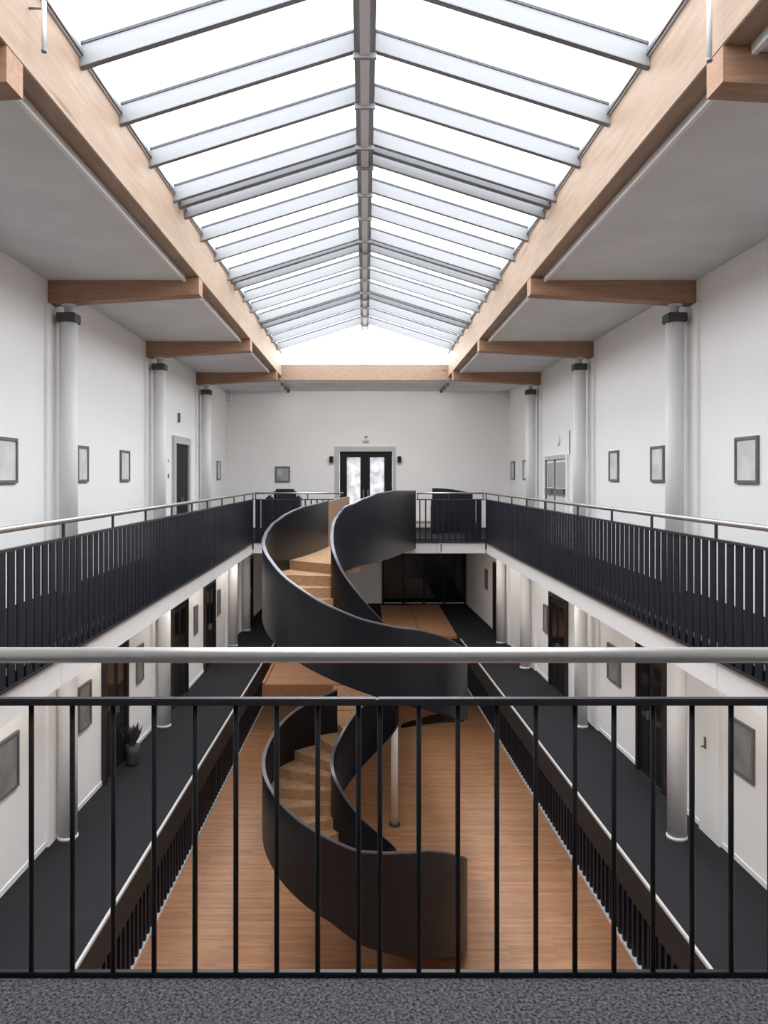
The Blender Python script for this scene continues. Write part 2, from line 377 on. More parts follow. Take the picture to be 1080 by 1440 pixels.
for yy, nm, zg in ((21.52, 'gable_pane', EYE + 3.105), (SK0 - 0.12, 'gable_pane', EYE + 3.374)):
    for s in (-1, 1):
        p = [(s * 2.285, yy, zg), (s * 0.015, yy, zg), (s * 0.015, yy, ZR + 0.2), (s * 2.285, yy, ZE + 0.19)]
        p += [(x, y + 0.02, z) for x, y, z in p]
        hexa(nm, p, 'gable', sk)
box('gable_post', -0.03, 0.03, SK1 - 0.02, SK1 + 0.05, EYE + 3.105, ZR, 'alu', sk)

# timber beams round the skylight
def main_beam(x0, x1, y0, y1, label, mat='pine'):
    o = box('timber_beam', x0, x1, y0, y1, EYE + 2.765, EYE + 3.372, mat, None, 0.006)
    return tag(o, label, 'beam', 'timber beams framing the skylight')
main_beam(-2.47, -XB, 1.62, 21.5, 'long pale timber beam along the left side of the skylight')
main_beam(XB, 2.47, 1.62, 21.5, 'long pale timber beam along the right side of the skylight')
tag(box('timber_beam', -2.47, 2.47, 21.505, 21.68, EYE + 2.66, EYE + 3.10, 'pine', None, 0.006), 'pale timber beam across the far end of the skylight', 'beam', 'timber beams framing the skylight')
tag(box('timber_beam', -2.47, 2.47, 1.44, 1.615, EYE + 2.765, EYE + 3.372, 'pine', None, 0.006), 'pale timber beam across the near end of the skylight', 'beam', 'timber beams framing the skylight')
BAYS = [5.0, 10.8, 15.65, 20.3]
names = ['nearest to the viewer, at the top corner', 'second from the viewer', 'third from the viewer', 'farthest from the viewer']
for s, side in ((-1, 'left'), (1, 'right')):
    xw = 4.38 if s < 0 else 4.58
    for i, D in enumerate(BAYS):
        y0, y1 = D, D + 0.24
        zt, zw, zi = Z_CEIL - 0.003, EYE + 2.40, EYE + 2.53
        ps = []
        for yy in (y0, y1):
            ps += [[(s * xw * 0.9995, yy, zw), (s * XB, yy, zi), (s * XB, yy, EYE + 2.76), (s * 2.468, yy, EYE + 2.76), (s * 2.515, yy, zt), (s * xw * 0.9995, yy, zt)]]
        n = len(ps[0]); vs = ps[0] + ps[1]
        fs = [tuple(range(n)), tuple(range(n, 2 * n))] + [(k, (k + 1) % n, n + (k + 1) % n, n + k) for k in range(n)]
        o = mesh_obj('cross_beam', vs, fs, 'pinex')
        tag(o, 'brown timber cross beam on the %s, %s' % (side, names[i]), 'beam', 'timber cross beams under the ceiling')

# ------------------------------------------------------------------ columns
cnames = {10.8: 'nearest', 15.65: 'second', 20.3: 'third', 23.2: 'third', 25.5: 'farthest', 23.6: 'farthest'}
def column(x, y, z0, z1, label, grp, collar=True, r=0.125):
    e = thing('column', (x, y, z0), label, 'column', grp)
    lathe('shaft', [(r, 0), (r, z1 - z0 - (0.27 if collar else 0))], (x, y, z0), 'column', e, 28)
    if collar:
        zc = z1 - 0.27
        box('collar', x - 0.13, x + 0.13, y - 0.13, y + 0.13, zc, zc + 0.13, 'gasket', e, 0.01)
        lathe('bearing', [(0.055, 0), (0.055, 0.10), (0.10, 0.10), (0.10, 0.14)], (x, y, zc + 0.13), 'alu', e, 16)
    else:
        lathe('foot', [(r + 0.012, 0), (r + 0.012, 0.04), (r, 0.045)], (x, y, z0), 'column', e, 28)
trim_n = [2]
def pilaster(x0, x1, y0, y1, z0, z1, label):
    trim_n[0] += 1; struct(box('trim_%d' % trim_n[0], min(x0, x1), max(x0, x1), y0, y1, z0, z1, 'wall', None, 0.004), label)
def mid_pilaster(fa, fb, y0, y1, label):
    trim_n[0] += 1; struct(skew('trim_%d' % trim_n[0], fa, fb, y0, y1, Z_MID, SOF, 'wall'), label)
for i, D in enumerate(BAYS[1:]):
    for s, side in ((-1, 'left'), (1, 'right')):
        x = -4.14 if s < 0 else 4.33
        yc = D + 0.13
        o_ = ['nearest', 'middle', 'farthest'][i]
        column(x, yc, Z_UP, EYE + 2.42, 'white round column with black collar on the %s upper gallery, %s of three' % (side, o_), 'upper gallery columns')
        xw = -4.38 if s < 0 else 4.58
        pilaster(xw, xw - s * 0.05, D - 0.12, D + 0.38, Z_UP, EYE + 2.39, 'white wall pilaster behind the %s %s upper column' % (o_, side))
for s, side, lst in ((-1, 'left', [(10.85, -4.12), (15.7, -4.03), (23.2, -3.9), (25.5, -3.86)]), (1, 'right', [(10.85, 4.33), (15.7, 4.34), (20.5, 4.2), (23.6, 4.1)])):
    for i, (y, x) in enumerate(lst):
        o_ = ['nearest', 'second', 'third', 'farthest'][i]
        column(x, y, Z_MID, SOF, 'white column on the %s carpet walkway one floor down, %s of four' % (side, o_), 'middle floor columns', False, 0.13)
        f = WLm if s < 0 else WRm
        a_, b_ = (f, off(f, 0.05)) if s < 0 else (off(f, -0.05), f)
        mid_pilaster(a_, b_, y - 0.28, y + 0.3, 'white wall pilaster behind the %s lower %s column' % (o_, side))

# ------------------------------------------------------------------ balustrades
def side_rail(s, f, label):
    e = thing('balustrade', (f(11), 11, EYE - 1.72), label, 'balustrade', 'dark gallery balustrades')
    y0, y1 = Y_FRONT + 0.06, Y_FAR - 0.03
    zt = EYE - 0.42
    tube('handrail', (f(y0), y0, zt), (f(y1), y1, zt), 0.026, 'steel', e, 14)
    skew('sub_rail', off(f, -0.02), off(f, 0.02), y0, y1, EYE - 0.60, EYE - 0.575, 'steel_dark', e)
    skew('bottom_rail', off(f, -0.012), off(f, 0.012), y0, y1, EYE - 1.715, EYE - 1.69, 'steel_dark', e)
    posts = [3.3, 4.7, 6.1, 7.46, 8.94, 10.3, 11.7, 13.1, 14.4, 15.9, 17.4, 18.9, 20.42] if s < 0 else [3.4, 4.7, 6.05, 7.3, 8.9, 10.3, 11.9, 14.0, 15.5, 17.0, 18.6, 20.42]
    src = None
    for y in posts:
        if src is None: src = box('post', f(y) - 0.012, f(y) + 0.012, y - 0.012, y + 0.012, EYE - 0.576, zt - 0.02, 'steel_dark', e)
        else: copy_at(src, (f(y), y, EYE - 0.576), e)
    src = None; y = y0 + 0.06
    while y < y1:
        if src is None: src = box('slat', f(y) - 0.006, f(y) + 0.006, y - 0.06, y + 0.06, EYE - 1.69, EYE - 0.60, 'slat', e)
        else: copy_at(src, (f(y), y, EYE - 1.69), e)
        y += 0.169
side_rail(-1, UL, 'dark slatted balustrade with steel handrail along the left gallery')
side_rail(1, UR, 'dark slatted balustrade with steel handrail along the right gallery')
def far_rail(x0, x1, wide, label, posts):
    e = thing('balustrade', ((x0 + x1) / 2, Y_FAR, EYE - 1.72), label, 'balustrade', 'dark gallery balustrades')
    tube('handrail', (x0, Y_FAR, EYE - 0.42), (x1, Y_FAR, EYE - 0.42), 0.026, 'steel', e, 14)
    box('sub_rail', x0, x1, Y_FAR - 0.015, Y_FAR + 0.015, EYE - 0.60, EYE - 0.575, 'steel_dark', e)
    box('bottom_rail', x0, x1, Y_FAR - 0.012, Y_FAR + 0.012, EYE - 1.715, EYE - 1.69, 'steel_dark', e)
    for x in posts: box('post', x - 0.012, x + 0.012, Y_FAR - 0.012, Y_FAR + 0.012, EYE - 0.576, EYE - 0.44, 'steel_dark', e)
    x = x0 + 0.08
    while x < x1 - 0.03:
        hw = 0.07 if wide(x) else 0.018
        box('slat', x - hw, x + hw, Y_FAR - 0.006, Y_FAR + 0.006, EYE - 1.69, EYE - 0.60, 'slat', e); x += 0.155
    return e
far_rail(-2.88, -0.56, lambda x: x < -1.75, 'dark balustrade on the far gallery, left of the stair landing', [-2.86, -2.3, -1.5, -0.62])
far_rail(1.36, 3.13, lambda x: x > 2.6, 'dark balustrade on the far gallery, right of the stair landing', [1.39, 2.2, 3.1])

# front railing, two panels meeting near the middle
K = Y_FRONT / 1100.0
e = thing('front_railing', (0, Y_FRONT, Z_UP), 'black metal railing with brushed steel handrail across the foreground', 'railing')
zt = EYE - 0.571
tube('handrail', (-2.84, Y_FRONT, zt), (3.27, Y_FRONT, zt), 0.0245, 'steel_front', e, 20)
for a, b in ((-2.84, -0.012), (0.04, 3.27)):
    box('sub_rail', a, b if b > 0 else 0.04, Y_FRONT - 0.016, Y_FRONT + 0.016, EYE - 0.73, EYE - 0.708, 'steel_dark', e, 0.003)
box('bottom_rail', -2.84, 3.27, Y_FRONT - 0.010, Y_FRONT + 0.010, Z_UP - 0.02, Z_UP + 0.016, 'black', e, 0.002)
xs = [-0.02 - 0.1312 * i for i in range(22)] + [0.048 + 0.1252 * i for i in range(26)]
src = None
for x in xs:
    if src is None: src = tube('baluster', (x, Y_FRONT, Z_UP + 0.018), (x, Y_FRONT, EYE - 0.73), 0.0085, 'black', e, 10); bx, by, bz = WL[src.name]
    else: copy_at(src, (x, Y_FRONT, Z_UP + 0.018), e)
for x in (-2.83, -1.42, 0.014, 1.64, 3.26):
    tube('handrail_bracket', (x, Y_FRONT, EYE - 0.71), (x, Y_FRONT, zt - 0.015), 0.007, 'steel_dark', e, 8) if abs(x) > 1.3 and abs(x) > 2.5 else None

# ------------------------------------------------------------------ spiral staircase
DC, R_O, R_I, PITCH = 13.9, 1.765, 0.605, 3.84
TH0, N_STEP = -58.0, 39
RISE = Z_UP / N_STEP
STEP = 360 * RISE / PITCH
U_END = 720.0
def circ(r, u):
    t = math.radians(u); return Vector((r * math.cos(t), DC - r * math.sin(t)))
def tang(u):
    t = math.radians(u); return Vector((-math.sin(t), -math.cos(t)))
def path(r, u, us, end, ed, l0, l1):
    if u <= us: return circ(r, u)
    t = min(1.0, (u - us) / (U_END - us))
    p0 = circ(r, us); p1 = p0 + tang(us) * l0; p3 = Vector(end); p2 = p3 - Vector(ed).normalized() * l1
    return p0 * (1 - t) ** 3 + p1 * 3 * t * (1 - t) ** 2 + p2 * 3 * t * t * (1 - t) + p3 * t ** 3
def outer(u): return path(R_O, u, 562.0, (-0.40, 20.49), (0.25, 1), 2.0, 2.0)
def inner(u): return path(R_I, u, 590.0, (1.30, 20.49), (0.3, 1), 1.4, 2.4)
U_BEND, U_TOP = 540.0, 602.0                    # the flight flattens before it reaches the gallery
Z_BEND = (U_BEND - TH0) / 360 * PITCH
def zt_(u):
    if u <= U_BEND: return max(0.0, (u - TH0) / 360 * PITCH)
    return min(Z_UP, Z_BEND + (Z_UP - Z_BEND) * (u - U_BEND) / (U_TOP - U_BEND))
def u_of(z):
    if z <= Z_BEND: return TH0 + z / PITCH * 360
    return U_BEND + (z - Z_BEND) / (Z_UP - Z_BEND) * (U_TOP - U_BEND)
def table(pts):
    def f(u):
        if u <= pts[0][0]: return pts[0][1]
        for (a, va), (b, vb) in zip(pts[:-1], pts[1:]):
            if u <= b:
                t = (u - a) / (b - a); t = t * t * (3 - 2 * t) * 0.5 + t * 0.5; return va + (vb - va) * t
        return pts[-1][1]
    return f
def smooth(a, b, x):
    t = max(0.0, min(1.0, (x - a) / (b - a))); return t * t * (3 - 2 * t)
def panel(name, fn, u0, u1, top, bot, thick, mat, parent, cap=True, side=1):
    n = max(2, int((u1 - u0) / 4)); pts = [fn(u0 + (u1 - u0) * i / n) for i in range(n + 1)]
    vs, fs, cv, cf = [], [], [], []
    for i, p in enumerate(pts):
        u = u0 + (u1 - u0) * i / n
        d = (pts[min(i + 1, n)] - pts[max(i - 1, 0)]).normalized(); nn = Vector((-d.y, d.x)) * side
        a = p; b = p + nn * thick; zb, zt = bot(u), top(u)
        vs += [(a.x, a.y, zb), (a.x, a.y, zt), (b.x, b.y, zt), (b.x, b.y, zb)]
        a2 = p - nn * 0.008; b2 = p + nn * (thick + 0.008)
        cv += [(a2.x, a2.y, zt), (a2.x, a2.y, zt + 0.022), (b2.x, b2.y, zt + 0.022), (b2.x, b2.y, zt)]
    for L_ in (fs, cf):
        for i in range(n):
            for k in range(4):
                j = (k + 1) % 4; L_.append((4 * i + k, 4 * i + j, 4 * i + 4 + j, 4 * i + 4 + k))
        L_.append((0, 1, 2, 3)); L_.append((4 * n, 4 * n + 1, 4 * n + 2, 4 * n + 3))
    o = mesh_obj(name, vs, fs, mat, parent)
    for p in o.data.polygons: p.use_smooth = True
    try: o.data.set_sharp_from_angle(angle=0.6)
    except Exception: pass
    if cap:
        c = mesh_obj('edge_cap', cv, cf, 'cap', o)
        for p in c.data.polygons: p.use_smooth = True
        try: c.data.set_sharp_from_angle(angle=0.6)
        except Exception: pass
    return o
st = thing('spiral_staircase', (0, DC, 0), 'black steel spiral staircase with oak treads rising through all three floors', 'staircase')
o_guard = table([(-8, 0.98), (8, 1.01), (27, 1.14), (46, 1.24), (56, 1.25), (70, 1.16), (82, 1.07), (94, 0.98), (150, 0.96), (190, 0.88), (215, 0.91), (252, 0.84),
                 (294, 0.74), (360, 0.74), (387, 0.81), (405, 0.87), (420, 0.87), (437, 0.79), (452, 0.75), (470, 0.77), (491, 0.84), (513, 0.93), (527, 0.95), (540, 0.92)])
o_abs = table([(540, Z_BEND + 0.92), (549, 7.41), (560, 7.545), (574, 7.68), (585, 7.74), (600, 7.79), (659, 7.84), (720, 7.89)])
o_top = lambda u: zt_(u) + o_guard(u) if u < 540 else o_abs(u)
o_low = table([(-8, 0.62), (0, 0.56), (30, 0.47), (60, 0.45), (90, 0.44), (108, 0.29), (150, 0.25), (250, 0.3), (360, 0.40), (430, 0.36), (540, 0.33), (600, 0.26), (720, 0.26)])
o_bot = lambda u: max(0.0, zt_(u) - o_low(u))
i_guard = table([(-40, 1.0), (38, 1.0), (95, 0.95), (134, 0.94), (180, 0.80), (216, 0.68), (250, 0.70), (273, 0.68), (330, 0.74), (400, 0.8), (440, 0.84), (480, 0.89), (507, 0.93), (540, 0.96)])
i_abs = table([(540, Z_BEND + 0.96), (554, 7.54), (566, 7.64), (579, 7.74), (594, 7.87), (606, 7.98), (623, 8.07), (653, 8.09), (720, 8.03)])
i_top = lambda u: zt_(u) + i_guard(u) if u < 540 else i_abs(u)
i_low = table([(-40, 0.36), (260, 0.40), (420, 0.38), (540, 0.25), (590, 0.04), (620, 0.06), (720, 0.26)])
i_bot = lambda u: max(0.0, zt_(u) - i_low(u))
panel('outer_panel', outer, -8, 252, o_top, o_bot, 0.045, 'black', st, True, 1)
panel('outer_panel', outer, 294, 655, o_top, o_bot, 0.045, 'black', st, True, 1)
wp = panel('end_panel', outer, 655.5, U_END, o_top, o_bot, 0.045, 'pine', st, False, 1); wp['label'] = 'pale timber end panel'
panel('inner_panel', inner, -40, U_END, i_top, i_bot, 0.04, 'black', st, True, -1)
for k in range(N_STEP):
    u0, u1 = u_of(k * RISE), u_of((k + 1) * RISE) + 1.6
    z1 = (k + 1) * RISE; z0 = z1 - 0.172; q = 4; vs = []
    for z in (z0, z1):
        for i in range(q + 1):
            u = u0 + (u1 - u0) * i / q
            a, b = inner(u), outer(u); d = (b - a).normalized()
            a = a + d * 0.004; b = b - d * 0.004
            vs += [(a.x, a.y, z), (b.x, b.y, z)]
    m_ = 2 * (q + 1); fs = []
    for i in range(q):
        fs += [(2 * i, 2 * i + 1, 2 * i + 3, 2 * i + 2), (m_ + 2 * i, m_ + 2 * i + 1, m_ + 2 * i + 3, m_ + 2 * i + 2)]
        fs += [(2 * i, 2 * i + 2, m_ + 2 * i + 2, m_ + 2 * i), (2 * i + 1, 2 * i + 3, m_ + 2 * i + 3, m_ + 2 * i + 1)]
    fs += [(0, 1, m_ + 1, m_), (2 * q, 2 * q + 1, m_ + 2 * q + 1, m_ + 2 * q)]
    mesh_obj('tread', vs, fs, 'oak', st)
# level bridge from the last tread to the gallery
vs = []; n = 14
for z in (Z_UP - 0.07, Z_UP - 0.001):
    for i in range(n + 1):
        u = U_TOP + 1.8 + (U_END - U_TOP - 1.8) * i / n; a, b = inner(u), outer(u); vs += [(a.x, a.y, z), (b.x, b.y, z)]
m_ = 2 * (n + 1); fs = []
for i in range(n):
    fs += [(2 * i, 2 * i + 1, 2 * i + 3, 2 * i + 2), (m_ + 2 * i, m_ + 2 * i + 1, m_ + 2 * i + 3, m_ + 2 * i + 2)]
    fs += [(2 * i, 2 * i + 2, m_ + 2 * i + 2, m_ + 2 * i), (2 * i + 1, 2 * i + 3, m_ + 2 * i + 3, m_ + 2 * i + 1)]
fs += [(0, 1, m_ + 1, m_), (2 * n, 2 * n + 1, m_ + 2 * n + 1, m_ + 2 * n)]
mesh_obj('bridge_floor', vs, fs, 'oak', st)

# wooden landing deck at the middle floor, in sheets
dk = thing('landing_deck', (0, 20, Z_MID), 'brown wooden landing deck behind the staircase at the middle floor', 'deck')
zt = Z_MID + 0.07
for (x0, x1, y0, y1) in ((-2.38, -1.2, 18.65, 19.25), (-2.38, -1.2, 19.26, 19.95), (-2.38, -1.2, 19.96, 21.4), (-1.195, 0.0, 18.65, 21.4), (0.005, 1.2, 18.65, 21.4), (-2.38, -1.2, 21.405, 24.2), (-1.195, 0.0, 21.405, 24.2), (0.005, 1.2, 21.405, 24.2)):
    box('deck_sheet', x0, x1, y0, y1, zt - 0.06, zt, 'deck', dk, 0.004)
box('deck_front', -2.40, 1.2, 18.60, 18.65, zt - 0.47, zt, 'deck', dk, 0.004)
box('deck_kerb', -2.44, -2.38, 18.6, 24.2, zt - 0.47, zt + 0.05, 'deck', dk, 0.004)
box('deck_frame', -2.3, 1.15, 18.7, 24.19, zt - 0.4, zt - 0.062, 'steel_dark', dk)
for j, (y0, y1) in enumerate(((24.21, 26.0), (26.005, 28.0), (28.005, 30.1))):
    box('deck_sheet', 0.6, 1.75, y0, y1, Z_MID, zt, 'deck', dk, 0.004)
    box('deck_sheet', 1.76, 2.86, y0, y1, Z_MID, zt + 0.02, 'deck', dk, 0.004)
for j in range(3):
    box('deck_step', -0.75, 0.55, 15.75 + j * 0.95, 15.75 + (j + 1) * 0.95, zt - 0.30 + j * 0.02, zt - 0.06 + 0.02 * j, 'oak', dk, 0.004)
c = thing('support_post', (0.72, 18.2, 0), 'pale grey slim post standing on the wood floor under the landing deck', 'post')
lathe('shaft', [(0.085, 0.03), (0.085, Z_MID - 0.4)], (0.72, 18.9, 0), 'column', c, 20)
lathe('base_plate', [(0.14, 0), (0.14, 0.03)], (0.72, 18.9, 0), 'steel_dark', c, 20)

# ------------------------------------------------------------------ doors
door_n = [0]
def wbox(name, f, s, o0, o1, y0, y1, z0, z1, mat, parent):
    """box on a side wall: o0..o1 metres proud of the wall line f"""
    a, b = sorted((-s * o0, -s * o1)); return skew(name, off(f, a), off(f, b), y0, y1, z0, z1, mat, parent)
def side_door(f, s, y0, y1, z0, h, label, frame_mat, leaf_mat, fw=0.09, panels=True):
    door_n[0] += 1
    e = struct(thing('door_%d' % door_n[0], (f((y0 + y1) / 2), (y0 + y1) / 2, z0)), label)
    wbox('frame', f, s, 0, 0.07, y0, y0 + fw, z0, z0 + h, frame_mat, e)
    wbox('frame', f, s, 0, 0.07, y1 - fw, y1, z0, z0 + h, frame_mat, e)
    wbox('frame', f, s, 0, 0.07, y0 + fw, y1 - fw, z0 + h - fw, z0 + h, frame_mat, e)
    ym = (y0 + y1) / 2
    for a, b, hy in ((y0 + fw, ym - 0.004, ym - 0.07), (ym + 0.004, y1 - fw, ym + 0.07)):
        lf = wbox('leaf', f, s, 0, 0.022, a, b, z0 + 0.01, z0 + h - fw, leaf_mat, e)
        if panels:
            for z_a, z_b in ((0.15, 0.75), (0.95, h - fw - 0.15)):
                wbox('panel', f, s, 0.022, 0.032, a + 0.09, b - 0.09, z0 + z_a, z0 + z_b, 'blackglass' if z_a > 0.5 else leaf_mat, lf)
        wbox('handle', f, s, 0.022, 0.07, hy - 0.012, hy + 0.012, z0 + 0.98, z0 + 1.12, 'steel', lf)
    wbox('threshold', f, s, 0, 0.06, y0, y1, z0, z0 + 0.008, 'steel_dark', e)
    return e
for y0, y1, t in ((12.7, 13.9, 'nearest, beside the potted plant'), (16.9, 18.25, 'second from the viewer'), (20.05, 21.3, 'third from the viewer'), (26.6, 27.6, 'farthest from the viewer')):
    side_door(WLm, -1, y0, y1, Z_MID, 2.25, 'black double door on the left carpet walkway, ' + t, 'doorbrown', 'doorblk')
for y0, y1, t in ((12.3, 13.45, 'nearest to the viewer'), (17.5, 18.9, 'second from the viewer'), (24.3, 25.5, 'farthest from the viewer')):
    side_door(WRm, 1, y0, y1, Z_MID, 2.25, 'black double door on the right carpet walkway, ' + t, 'doorbrown', 'doorblk')
side_door(WLu, -1, 17.75, 19.4, Z_UP, 2.55, 'dark door in a pale grey frame on the left upper gallery wall', 'frame', 'doorblk', 0.17, False)
# pale glazed double door on the right upper wall
door_n[0] += 1
e = struct(thing('door_%d' % door_n[0], (4.58, 18.6, Z_UP)), 'pale glazed double door on the right upper gallery wall')
for a, b in ((17.5, 17.62), (19.65, 19.77)): wbox('frame', WRu, 1, 0, 0.06, a, b, Z_UP, Z_UP + 2.12, 'white', e)
wbox('frame', WRu, 1, 0, 0.06, 17.62, 19.65, Z_UP + 2.02, Z_UP + 2.12, 'frame', e)
for a, b in ((17.63, 18.74), (18.76, 19.64)):
    lf = wbox('leaf', WRu, 1, 0, 0.02, a, b, Z_UP + 0.01, Z_UP + 2.02, 'white', e)
    wbox('stile', WRu, 1, 0.02, 0.045, a, a + 0.05, Z_UP + 0.01, Z_UP + 2.02, 'frame', lf)
    wbox('stile', WRu, 1, 0.02, 0.045, b - 0.05, b, Z_UP + 0.01, Z_UP + 2.02, 'picframe', lf)
    wbox('pane', WRu, 1, 0.02, 0.026, a + 0.12, b - 0.12, Z_UP + 1.35, Z_UP + 1.95, 'greyglass', lf)
    wbox('pane', WRu, 1, 0.02, 0.026, a + 0.12, b - 0.12, Z_UP + 0.5, Z_UP + 1.25, 'softglass', lf)
    wbox('push_bar', WRu, 1, 0.02, 0.09, a + 0.10, b - 0.10, Z_UP + 1.20, Z_UP + 1.33, 'picframe', lf)
# back wall double door with frosted panes
door_n[0] += 1
e = struct(thing('door_%d' % door_n[0], (0.03, YB, Z_UP)), 'black double door with two bright frosted panes in the back wall')
zt = EYE + 0.81
for a, b in ((-0.95, -0.80), (0.87, 0.97)): box('frame', a, b, YB - 0.05, YB + 0.02, Z_UP, zt + 0.16, 'frame', e)
box('frame', -0.80, 0.87, YB - 0.05, YB + 0.02, zt, zt + 0.16, 'frame', e)
for x0, x1, g0, g1, hx in ((-0.795, 0.03, -0.57, -0.135, -0.04), (0.035, 0.865, 0.16, 0.62, 0.1)):
    lf = thing('leaf', (x0, YB, Z_UP)); lf.parent = e; lf.location = WL[lf.name] - WL[e.name]
    for a, b, z0, z1 in ((x0, g0, Z_UP + 0.01, zt), (g1, x1, Z_UP + 0.01, zt), (g0, g1, Z_UP + 0.01, Z_UP + 0.35), (g0, g1, EYE + 0.63, zt)):
        box('rail', a, b, YB + 0.03, YB + 0.08, z0, z1, 'doorblk', lf)
    box('pane', g0, g1, YB + 0.05, YB + 0.06, Z_UP + 0.35, EYE + 0.63, 'frost', lf)
    box('handle', hx - 0.012, hx + 0.012, YB - 0.03, YB + 0.03, Z_UP + 0.95, Z_UP + 1.2, 'steel', lf)

box('astragal', -0.01, 0.075, YB + 0.015, YB + 0.03, Z_UP + 0.01, zt, 'doorblk', e)
# dark glazed partition at the end of the middle floor
e = thing('glazed_partition', (2.1, YM - 0.1, Z_MID), 'black glazed partition at the dark end of the middle floor', 'partition')
for i in range(4):  # rightmost pane added to darken the end wall there
    x0 = 0.72 + i * 0.81
    box('pane', x0 + 0.04, x0 + 0.77, YM - 0.06, YM - 0.05, Z_MID + 0.05, SOF - 0.1, 'blackglass', e)
    box('mullion', x0 - 0.04, x0 + 0.04, YM - 0.1, YM - 0.02, Z_MID, SOF - 0.051, 'doorblk', e)
box('mullion', 3.92, 4.0, YM - 0.1, YM - 0.02, Z_MID, SOF - 0.05, 'doorblk', e)
box('head_rail', 0.68, 4.0, YM - 0.1, YM - 0.02, SOF - 0.05, SOF - 0.002, 'doorblk', e)
box('transom', 0.76, 3.92, YM - 0.09, YM - 0.04, Z_MID + 2.0, Z_MID + 2.06, 'steel_dark', e)

# ------------------------------------------------------------------ framed pictures
def frame_pic(f, s, y0, y1, z0, z1, label, grp, pic='pic_a'):
    yc = (y0 + y1) / 2
    e = thing('framed_picture', (f(yc), yc, z0), label, 'picture', grp); b = 0.038
    wbox('frame_bar', f, s, 0, 0.035, y0, y0 + b, z0, z1, 'picframe', e); wbox('frame_bar', f, s, 0, 0.035, y1 - b, y1, z0, z1, 'picframe', e)
    wbox('frame_bar', f, s, 0, 0.035, y0 + b, y1 - b, z0, z0 + b, 'picframe', e); wbox('frame_bar', f, s, 0, 0.035, y0 + b, y1 - b, z1 - b, z1, 'picframe', e)
    wbox('print', f, s, 0, 0.018, y0 + b, y1 - b, z0 + b, z1 - b, pic, e)
G = 'framed prints on the upper gallery walls'
za, zb_ = EYE - 0.075, EYE + 0.485
for y0, y1, t in ((9.25, 9.81, 'nearest to the viewer'), (11.87, 12.33, 'just behind the nearest column'), (13.97, 14.5, 'midway between two columns'), (23.1, 23.6, 'beside the back corner')):
    frame_pic(WLu, -1, y0, y1, za, zb_, 'grey framed pale print on the left upper wall, ' + t, G)
for y0, y1, t in ((9.07, 9.63, 'largest, nearest to the viewer'), (11.93, 12.47, 'just behind the nearest column'), (14.07, 14.6, 'midway between two columns'), (22.05, 22.55, 'behind the farthest column'), (23.85, 24.4, 'beside the back corner')):
    frame_pic(WRu, 1, y0, y1, za, zb_, 'grey framed pale print on the right upper wall, ' + t, G)
e = thing('framed_picture', (-2.6, YB, EYE - 0.16), 'small dark framed landscape print on the back wall', 'picture', G)
for a, b, c_, d in ((-2.84, -2.79, -0.16, 0.34), (-2.42, -2.37, -0.16, 0.34), (-2.79, -2.42, -0.16, -0.11), (-2.79, -2.42, 0.29, 0.34)):
    box('frame_bar', a, b, YB - 0.035, YB, EYE + c_, EYE + d, 'picframe', e)
box('print', -2.79, -2.42, YB - 0.018, YB, EYE - 0.11, EYE + 0.29, 'pic_c', e)
G = 'grey panels on the middle floor walls'
za, zb_ = EYE - 3.84, EYE - 3.15
for y0, y1, t in ((9.1, 9.75, 'nearest to the viewer'), (11.7, 12.2, 'just before the first door'), (14.5, 14.9, 'past the potted plant'), (19.0, 19.35, 'between the second and third doors'), (21.75, 22.1, 'past the third door')):
    frame_pic(WLm, -1, y0, y1, za, zb_, 'grey framed panel on the left wall one floor down, ' + t, G, 'pic_b')
for y0, y1, t in ((9.75, 10.35, 'largest, nearest to the viewer'), (14.3, 14.95, 'past the first door'), (19.15, 19.5, 'past the second door'), (21.3, 21.7, 'past the third column'), (26.6, 27.0, 'past the farthest door')):
    frame_pic(WRm, 1, y0, y1, za, zb_, 'grey framed panel on the right wall one floor down, ' + t, G, 'pic_b')

# ------------------------------------------------------------------ small fittings
for x, t in ((-1.06, 'left'), (1.09, 'right')):
    e = thing('wall_lamp', (x, YB, EYE + 0.48), 'small black box wall lamp %s of the back double door' % t, 'lamp', 'lamps beside the back door')
    box('body', x - 0.06, x + 0.06, YB - 0.12, YB - 0.02, EYE + 0.46, EYE + 0.66, 'doorblk', e, 0.008); box('bracket', x - 0.03, x + 0.03, YB - 0.02, YB, EYE + 0.5, EYE + 0.62, 'steel_dark', e)
e = thing('emergency_light', (0.03, YB, EYE + 1.1), 'small grey emergency light over the back double door', 'light')
box('body', -0.07, 0.13, YB - 0.06, YB, EYE + 1.10, EYE + 1.17, 'frame', e, 0.006); box('bracket', -0.01, 0.09, YB - 0.04, YB, EYE + 1.26, EYE + 1.30, 'picframe', e); box('stem', 0.02, 0.04, YB - 0.03, YB, EYE + 1.17, EYE + 1.26, 'frame', e)
for x, t in ((-4.28, 'left'), (4.46, 'right')):
    e = thing('corner_speaker', (x, YB - 0.1, EYE + 2.4), 'small pale speaker box in the %s back corner under the ceiling' % t, 'speaker', 'speakers in the back corners')
    box('body', x - 0.09, x + 0.09, YB - 0.22, YB - 0.04, EYE + 2.42, EYE + 2.58, 'white', e, 0.012); box('bracket', x - 0.03, x + 0.03, YB - 0.04, YB, EYE + 2.46, EYE + 2.54, 'frame', e); box('grille', x - 0.07, x + 0.07, YB - 0.226, YB - 0.22, EYE + 2.44, EYE + 2.56, 'alu', e)
TRACK_W = 0.5
